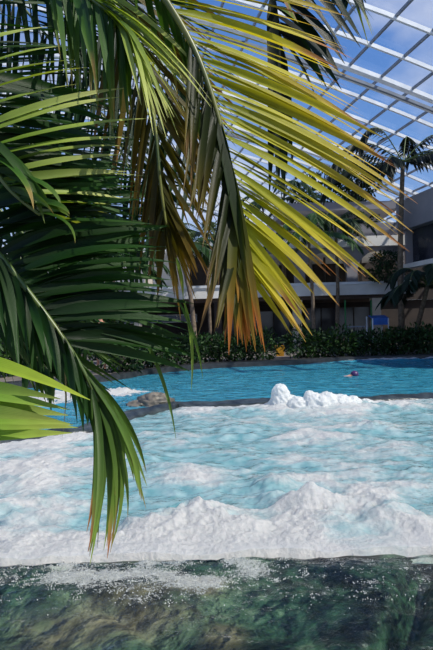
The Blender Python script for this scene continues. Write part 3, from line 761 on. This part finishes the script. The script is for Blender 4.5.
# ------------------------------------------------------------ palms and shrubs across the pool
def far_palm(base, top, fr, L, label, cols, lean=0, w=.07, nl=26, r=.13, seed=1, hang=.5, ll=.55, tmat='trunk'):
    rr = random.Random(seed)
    root = empty('palm', base); tag(root, label, 'palm', None)
    b = Vector(base); tp = Vector(top)
    trunk(root, [b, b.lerp(tp, .5)+Vector((lean, 0, 0)), tp], r, r*.6, M[tmat], n=8)
    for k, (az, el) in enumerate(fr):
        d = Vector((math.cos(az)*math.cos(el), math.sin(az)*math.cos(el), math.sin(el)))
        l = L*rr.uniform(.85, 1.1)
        p1 = tp + d*l*.45; p2 = p1 + (d*Vector((1, 1, .3)) + Vector((0, 0, -.25)))*l*.35; p3 = p2 + (d*Vector((.6, .6, 0)) + Vector((0, 0, -.6)))*l*.35
        pts = spline([tp, p1, p2, p3], 16)
        mb = MB(); mb.tube(pts, [.03*(1-i/18) for i in range(17)], 5); f = child(mb, 'frond', M['stem'], root)
        lf = MB()
        for i in range(nl):
            t = .12+.88*i/nl; x = t*16; j = min(int(x), 15); p = pts[j].lerp(pts[j+1], x-j); tg = (pts[j+1]-pts[j]).normalized()
            sd = tg.cross(Vector((0, 0, 1))); sd = sd.normalized() if sd.length > .05 else Vector((1, 0, 0))
            for q in (-1, 1):
                le = ll*(1-.5*abs(t-.4))*rr.uniform(.8, 1.1)
                tip = p + (sd*q*(1-hang*.6) + tg*.7 + Vector((0, 0, -hang)))*le
                v = rr.uniform(.7, 1.2); c = tuple(a*v for a in cols)
                lf.leaf(p, tip, w, (rr.gauss(0, .4), -.4, 1), .08, 3, lambda u, c=c: c)
        o = lf.build('leaflets', M['leaf_far']); o.data.transform(Matrix.Translation(-b)); o.parent = f
    return root
DG = G(22, 44, 20); MG = G(40, 72, 30)
g = lambda px, py, Y: tuple(at(px, py, Y))
pb = at(404, 330, 25.2); pt = at(404, 162, 24.9)
RA = math.radians
far_palm((pb.x-.1, 25.2, .14), (pt.x-.05, 24.9, pt.z), [(RA(180), .55), (RA(200), .9), (RA(150), .1), (RA(120), .2), (RA(0), .75), (RA(20), .45), (RA(-30), .25), (RA(60), 1.0), (RA(-60), .0), (RA(240), -.1), (RA(10), .1), (RA(195), .15)], 3.3,
         'tall palm with a dark crown against the glass roof at the right', G(20, 32, 22), lean=-.1, seed=2, ll=.72, hang=.8, w=.14, r=.15, tmat='trunk')
def allr(n, el0, el1, seed):
    rr = random.Random(seed); return [(2*math.pi*(k+rr.uniform(0, .6))/n, rr.uniform(el0, el1)) for k in range(n)]
p = at(428, 285, 22.5); far_palm((p.x, 24.6, .14), tuple(p), allr(16, -.1, .9, 4), 2.1, 'dark palm with a low spreading crown at the right edge by the poolside', G(18, 38, 20), seed=4, w=.08, nl=30)
p = at(308, 232, 25.5); far_palm((p.x+.15, 25.5, .14), tuple(p), allr(12, -.3, .8, 5), 2.2, 'slim palm in front of the terrace just right of the lowest yellow leaf tips', MG, seed=5, w=.07, r=.10, lean=.05)
p = at(335, 222, 26.3); far_palm((p.x-.1, 26.3, .14), tuple(p), allr(12, -.3, .8, 6), 2.0, 'slim palm in front of the terrace left of the green post', G(30, 56, 26), seed=6, r=.10, lean=.1)
p = at(176, 240, 24.0); far_palm((p.x+.75, 23.2, .14), tuple(p), allr(12, -.3, .8, 7), 2.2, 'leaning palm by the poolside in front of the terrace at the left', G(44, 72, 30), seed=7, r=.11, lean=.2)
p = at(206, 235, 25.5); far_palm((p.x+.1, 25.5, .14), tuple(p), allr(12, -.2, .8, 8), 1.9, 'palm standing just right of the leaning palm', G(60, 74, 30), seed=8, r=.08)
p = at(282, 200, 31.0); far_palm((p.x, 31, 3.22), tuple(p), allr(13, -.2, .9, 9), 2.6, 'bushy palm on the upper terrace behind the yellow leaflets', G(24, 50, 22), seed=9, w=.09)
p = at(112, 262, 21.0); far_palm((p.x, 21.0, .14), tuple(p), allr(12, -.2, .8, 10), 2.2, 'palm at the left seen between the dark leaflets', G(34, 62, 26), seed=10, w=.08)

def foliage_mesh(nm, n, rx, ry, rz, leaf, cols, seed, zoff=0, flat=False):
    rr = random.Random(seed); mb = MB()
    for i in range(n):
        while True:
            q = Vector((rr.uniform(-1, 1), rr.uniform(-1, 1), rr.uniform(-1, 1)))
            if .35 < q.length < 1: break
        k = 1+.25*noise.noise(q*2.5+Vector((seed, 0, 0)))
        p = Vector((q.x*rx*k, q.y*ry*k, q.z*rz*k+zoff)); d = (q+Vector((rr.gauss(0, .5), rr.gauss(0, .5), rr.gauss(0, .5)))).normalized()
        v = rr.uniform(.6, 1.3); c = tuple(a*v for a in rr.choice(cols))
        mb.leaf(p, p+d*leaf*rr.uniform(.7, 1.3), leaf*.45, (rr.gauss(0, 1), rr.gauss(0, 1), 1), .1, 3, lambda u, c=c: c)
    return mb
def shrub_proto(seed, cols, n=420, rx=.75, ry=.5, rz=.55, leaf=.16, label='', grp='hedge shrubs along the far poolside'):
    root = empty('shrub', (0, 0, 0)); tag(root, label, 'shrub', grp)
    fo = foliage_mesh('foliage', n, rx, ry, rz, leaf, cols, seed, rz*.95).build('foliage', M['leaf_far'], root)
    mb = MB(); mb.tube([(0, 0, 0), (.03, 0, rz)], [.04, .02], 6); mb.tube([(0, 0, .1), (.2, 0, rz*1.2)], [.03, .01], 6); mb.build('stem', M['trunk_dark'], root)
    return root
def dup(r, loc, rz, sc, label=None):
    c = r.copy(); col.objects.link(c); c.location = loc; c.rotation_euler = (0, 0, rz); c.scale = (sc, sc, sc)
    if label: c['label'] = label
    for ch in list(r.children):
        k = ch.copy(); col.objects.link(k); k.parent = c
    return c
HL = 'low dark green shrub in the hedge along the far edge of the pool'
protos = [shrub_proto(s, [G(20, 42, 18), G(34, 60, 26), G(48, 76, 34)], label=HL) for s in (1, 2, 3)]
used = set()
hx = [118, 131, 146, 160, 176, 190, 205, 219, 234, 248, 262, 300, 314, 327, 341, 355, 369, 383, 396, 409, 421, 433]
for k, px in enumerate(hx):
    X = (px-216.5)/F*22; 
    for _ in range(6): X = (px-216.5)/F*(shore(X)+1.0)
    loc = (X, shore(X)+1.15+R.uniform(-.1, .1), .14); rz = R.uniform(0, 6.28); sc = R.uniform(.85, 1.15)
    pr = protos[k % 3]
    if k < 3: pr.location = loc; pr.rotation_euler = (0, 0, rz); pr.scale = (sc, sc, sc)
    else: dup(pr, loc, rz, sc)
# taller shrubs at the left bank
tall = shrub_proto(8, [G(40, 70, 26), G(70, 100, 40), G(28, 54, 22)], 500, .8, .6, 1.1, .22, 'tall green bush on the left bank behind the dark palm leaves', 'tall bushes on the left bank')
for k, (px, Y, sc) in enumerate(((20, 16.2, 1.0), (48, 16.6, .9), (78, 18.4, .8), (-10, 15.5, 1.1), (116, 20.5, .9))):
    X = (px-216.5)/F*Y; loc = (X, Y, .14)
    if k == 0: tall.location = loc
    else: dup(tall, loc, k*1.3, sc)
# trees on the upper terraces
def round_tree(px, py, Y, zb, rx, rz, cols, label, n=700, leaf=.28, seed=1, trunk_r=.08):
    p = at(px, py, Y); root = empty('tree', (p.x, Y, zb)); tag(root, label, 'tree')
    mb = foliage_mesh('foliage', n, rx, rx*.8, rz, leaf, cols, seed, p.z-zb); mb.build('foliage', M['leaf_far'], root)
    mb = MB(); mb.tube([(0, 0, 0), (.05, 0, (p.z-zb)*.5), (0, 0, p.z-zb)], [trunk_r, trunk_r*.8, trunk_r*.5], 7); mb.build('trunk', M['trunk_dark'], root)
cz = [G(20, 44, 20), G(34, 62, 30), G(16, 34, 18)]
round_tree(322, 195, 32, 3.22, 1.6, 1.3, cz, 'round dark green tree on the upper terrace behind the yellow leaf tips', seed=3)
round_tree(358, 182, 33, 3.22, 1.2, 1.2, cz, 'small dark green tree on the upper terrace left of the tall palm', seed=4)
round_tree(348, 215, 31, 3.22, 1.5, 1.0, cz, 'low dark tree spreading over the upper balcony', seed=5)
round_tree(386, 259, 26.6, 3.22, .75, .36, [G(20, 50, 30), G(28, 64, 36)], 'small clipped topiary with a flat round crown on the terrace', n=900, leaf=.12, seed=6, trunk_r=.05)
round_tree(384, 274, 26.4, 3.22, .9, .32, [G(24, 52, 28), G(34, 66, 34)], 'low leafy shrub under the clipped topiary on the terrace', n=500, leaf=.16, seed=7, trunk_r=.04)

# ------------------------------------------------------------ small things across the pool
def canopy(px0, px1, pyt, pyb, Y, label):
    a = at(px0, pyb, Y); b = at(px1, pyt, Y); t = empty('canopy', ((a.x+b.x)/2, Y, .14)); tag(t, label, 'canopy')
    mb = MB()
    mb.add([(a.x, Y, a.z), (b.x, Y, a.z), (b.x, Y, b.z), (a.x, Y, b.z), (a.x+.1, Y+1, b.z+.15), (b.x+.1, Y+1, b.z+.15)], [(0, 1, 2, 3), (3, 2, 5, 4)])
    o = child(mb, 'canopy_cloth', M['blue'], t, False); m_ = o.modifiers.new('t', 'SOLIDIFY'); m_.thickness = .02
    for x in (a.x+.03, b.x-.03):
        for y in (Y, Y+1):
            mb = MB(); mb.tube([(x, y, .14), (x, y, b.z + (.1 if y > Y else 0))], .03, 8); child(mb, 'post', M['steel'], t)
canopy(372, 389, 318, 325, 25.6, 'small blue canopy on white posts under the terrace at the right')
t = empty('yellow_bin', (at(280, 355, 22.4).x, 22.4, .14)); X = t.location.x; tag(t, 'yellow plastic bin standing on the far pool edge', 'bin')
t.name = 'bin'
mb = MB(); vs = []
for z, hw in ((.14, .14), (.52, .18), (.56, .19), (.56, .16), (.2, .12)):
    vs += [(X-hw, 22.4-hw, z), (X+hw, 22.4-hw, z), (X+hw, 22.4+hw, z), (X-hw, 22.4+hw, z)]
mb.add(vs, [(i*4+k, i*4+(k+1) % 4, (i+1)*4+(k+1) % 4, (i+1)*4+k) for i in range(4) for k in range(4)] + [(3, 2, 1, 0), (16, 17, 18, 19)])
child(mb, 'bucket', M['yellow'], t, False)
mb = MB(); mb.tube([(X-.18, 22.2, .5), (X-.1, 22.18, .66), (X+.1, 22.18, .66), (X+.18, 22.2, .5)], .012, 6); child(mb, 'handle', M['steel_grey'], t)
for px, pt_, pb_, Y, lab in ((345, 300, 335, 26.2, 'thin green post left of the blue canopy'), (371, 300, 340, 26.3, 'thin green post touching the blue canopy'), (399, 330, 350, 25.3, 'short thin green post right of the blue canopy')):
    a = at(px, pt_, Y); t = empty('post', (a.x, Y, .14)); tag(t, lab, 'post')
    mb = MB(); mb.tube([(a.x, Y, .14), (a.x, Y, a.z)], .035, 8); child(mb, 'shaft', M['green_post'], t)
    mb = MB(); mb.tube([(a.x, Y, .14), (a.x, Y, .18)], .09, 10); child(mb, 'base', M['steel_grey'], t)
# grey table-like stand in the hedge
a = at(357, 326, 24.0); t = empty('stand', (a.x, 24.0, .14)); tag(t, 'grey stand with a flat top rising from the hedge left of the blue canopy', 'stand')
mb = MB(); mb.box((a.x-.45, 23.8, a.z-.05), (a.x+.3, 24.2, a.z)); child(mb, 'top', M['steel_grey'], t, False)
for dx in (-.38, .02, .25):
    mb = MB(); mb.tube([(a.x+dx, 24, .14), (a.x+dx, 24, a.z-.05)], .03, 8); child(mb, 'leg', M['plaster_grey'], t)

# ------------------------------------------------------------ people
def skin_body(nm, verts, edges, rads, mat, parent, sub=2):
    me = bpy.data.meshes.new(nm); me.from_pydata(verts, edges, []); o = bpy.data.objects.new(nm, me); col.objects.link(o)
    o.modifiers.new('s', 'SKIN'); 
    sv = me.skin_vertices[0].data if me.skin_vertices else None
    if sv is None:
        bpy.context.view_layer.objects.active = o
    for i, r in enumerate(rads): me.skin_vertices[0].data[i].radius = (r, r*.85)
    me.skin_vertices[0].data[0].use_root = True
    sm = o.modifiers.new('u', 'SUBSURF'); sm.levels = sub; sm.render_levels = sub
    me.materials.append(mat); o.parent = parent; return o
def person(loc, rz, label, standing=True):
    root = empty('person', loc); root.rotation_euler = (0, 0, rz); tag(root, label, 'person')
    V = [(0, 0, .95), (0, 0, 1.12), (0, .01, 1.30), (0, .01, 1.44), (0, -.01, 1.53), (0, -.02, 1.60), (0, -.02, 1.70),
         (.17, 0, 1.42), (.23, .01, 1.15), (.22, -.06, .92), (.22, -.09, .83),
         (-.17, 0, 1.42), (-.23, .01, 1.15), (-.20, -.10, .95), (-.19, -.14, .87),
         (.09, 0, .86), (.10, -.01, .50), (.10, .02, .10), (.11, -.10, .04),
         (-.09, 0, .86), (-.10, -.03, .50), (-.10, .02, .10), (-.12, -.10, .04)]
    E = [(0, 1), (1, 2), (2, 3), (3, 4), (4, 5), (5, 6), (3, 7), (7, 8), (8, 9), (9, 10), (3, 11), (11, 12), (12, 13), (13, 14), (0, 15), (15, 16), (16, 17), (17, 18), (0, 19), (19, 20), (20, 21), (21, 22)]
    Rd = [.14, .125, .14, .09, .055, .085, .075, .055, .04, .03, .035, .055, .04, .03, .035, .085, .055, .04, .035, .085, .055, .04, .035]
    skin_body('body', V, E, Rd, M['skin'], root)
    mb = MB(); ball(mb, (0, .015, 1.66), .105, 2, .05, 1, 1.05); mb.build('hair', M['hair'], root)
    mb = MB(); ball(mb, (0, 0, .90), .175, 2, .02, 1, .8); mb.build('swim_trunks', M['trunks_red'], root)
    return root
pp = at(101, 350, 16.6)
person((pp.x, 16.6, .14), .4, 'bare-chested person standing on the left bank, glimpsed between dark palm leaflets')
sp = ground(344, 376)
root = empty('person', (sp.x, sp.y, -.05)); tag(root, 'swimmer with a dark purple cap floating low in the blue pool', 'person')
skin_body('body', [(0, 0, -.03), (-.25, .02, -.06), (-.6, .04, -.08), (.12, 0, .01), (.22, 0, .05), (.3, 0, .07), (-.05, .2, -.05), (.1, .4, -.08), (.25, .5, -.07), (-.05, -.2, -.05), (.1, -.4, -.08), (.25, -.5, -.07), (-1.1, .12, -.15), (-1.1, -.08, -.15)],
          [(0, 1), (1, 2), (0, 3), (3, 4), (4, 5), (0, 6), (6, 7), (7, 8), (0, 9), (9, 10), (10, 11), (2, 12), (2, 13)], [.12, .13, .12, .06, .09, .08, .06, .045, .04, .06, .045, .04, .05, .05], M['skin'], root)
mb = MB(); ball(mb, (.28, 0, .09), .105, 2, .02, 1, .9); mb.build('swim_cap', M['purple'], root)

# ------------------------------------------------------------ camera, light
cam = bpy.data.objects.new('camera', bpy.data.cameras.new('camera')); col.objects.link(cam)
cam.data.sensor_fit = 'VERTICAL'; cam.data.sensor_height = 24; cam.data.lens = F/650*24
cam.data.clip_start = .05; cam.data.clip_end = 300
cam.matrix_world = Matrix.Translation((0, 0, CH)) @ Matrix.Rotation(math.radians(90), 4, 'X') @ Matrix.Rotation(-RHO, 4, 'Z')
scene.camera = cam
sun = bpy.data.objects.new('sun', bpy.data.lights.new('sun', 'SUN')); col.objects.link(sun)
sun.data.energy = 4.8; sun.data.angle = math.radians(.6); sun.data.color = (1, .95, .86)
sd = Vector((.72, -.36, .9)); sun.rotation_euler = sd.to_track_quat('Z', 'Y').to_euler(); sun.location = (10, -5, 25)
w = bpy.data.worlds.new('sky'); scene.world = w; w.use_nodes = True; nt = w.node_tree; nt.nodes.clear()
out = nt.nodes.new('ShaderNodeOutputWorld'); bg = nt.nodes.new('ShaderNodeBackground'); nt.links.new(bg.outputs[0], out.inputs[0])
tc = N(nt, 'TexCoord'); mp = N(nt, 'Mapping'); mp.inputs['Scale'].default_value = (1, 1, 2.0); nt.links.new(tc.outputs['Generated'], mp.inputs[0])
n = N(nt, 'TexNoise'); n.inputs['Scale'].default_value = 3.2; n.inputs['Detail'].default_value = 7; nt.links.new(mp.outputs[0], n.inputs['Vector'])
sp_ = N(nt, 'SeparateXYZ'); nt.links.new(tc.outputs['Generated'], sp_.inputs[0])
blue = ramp(nt, sp_.outputs['Z'], [(.0, lin(190, 205, 225)), (.25, lin(112, 155, 215)), (.6, lin(62, 112, 190))])
cl = ramp(nt, n.outputs['Fac'], [(.46, (0, 0, 0)), (.72, (1, 1, 1))])
mx = N(nt, 'MixRGB'); nt.links.new(cl, mx.inputs[0]); nt.links.new(blue, mx.inputs[1]); mx.inputs[2].default_value = (*lin(215, 220, 235), 1)
nt.links.new(mx.outputs[0], bg.inputs[0]); bg.inputs[1].default_value = 1.0
vs_ = scene.view_settings; vs_.view_transform = 'Standard'; vs_.look = 'None'; vs_.gamma = 1; vs_.use_curve_mapping = False; vs_.exposure = .12
scene.cycles.max_bounces = 8; scene.cycles.transparent_max_bounces = 24
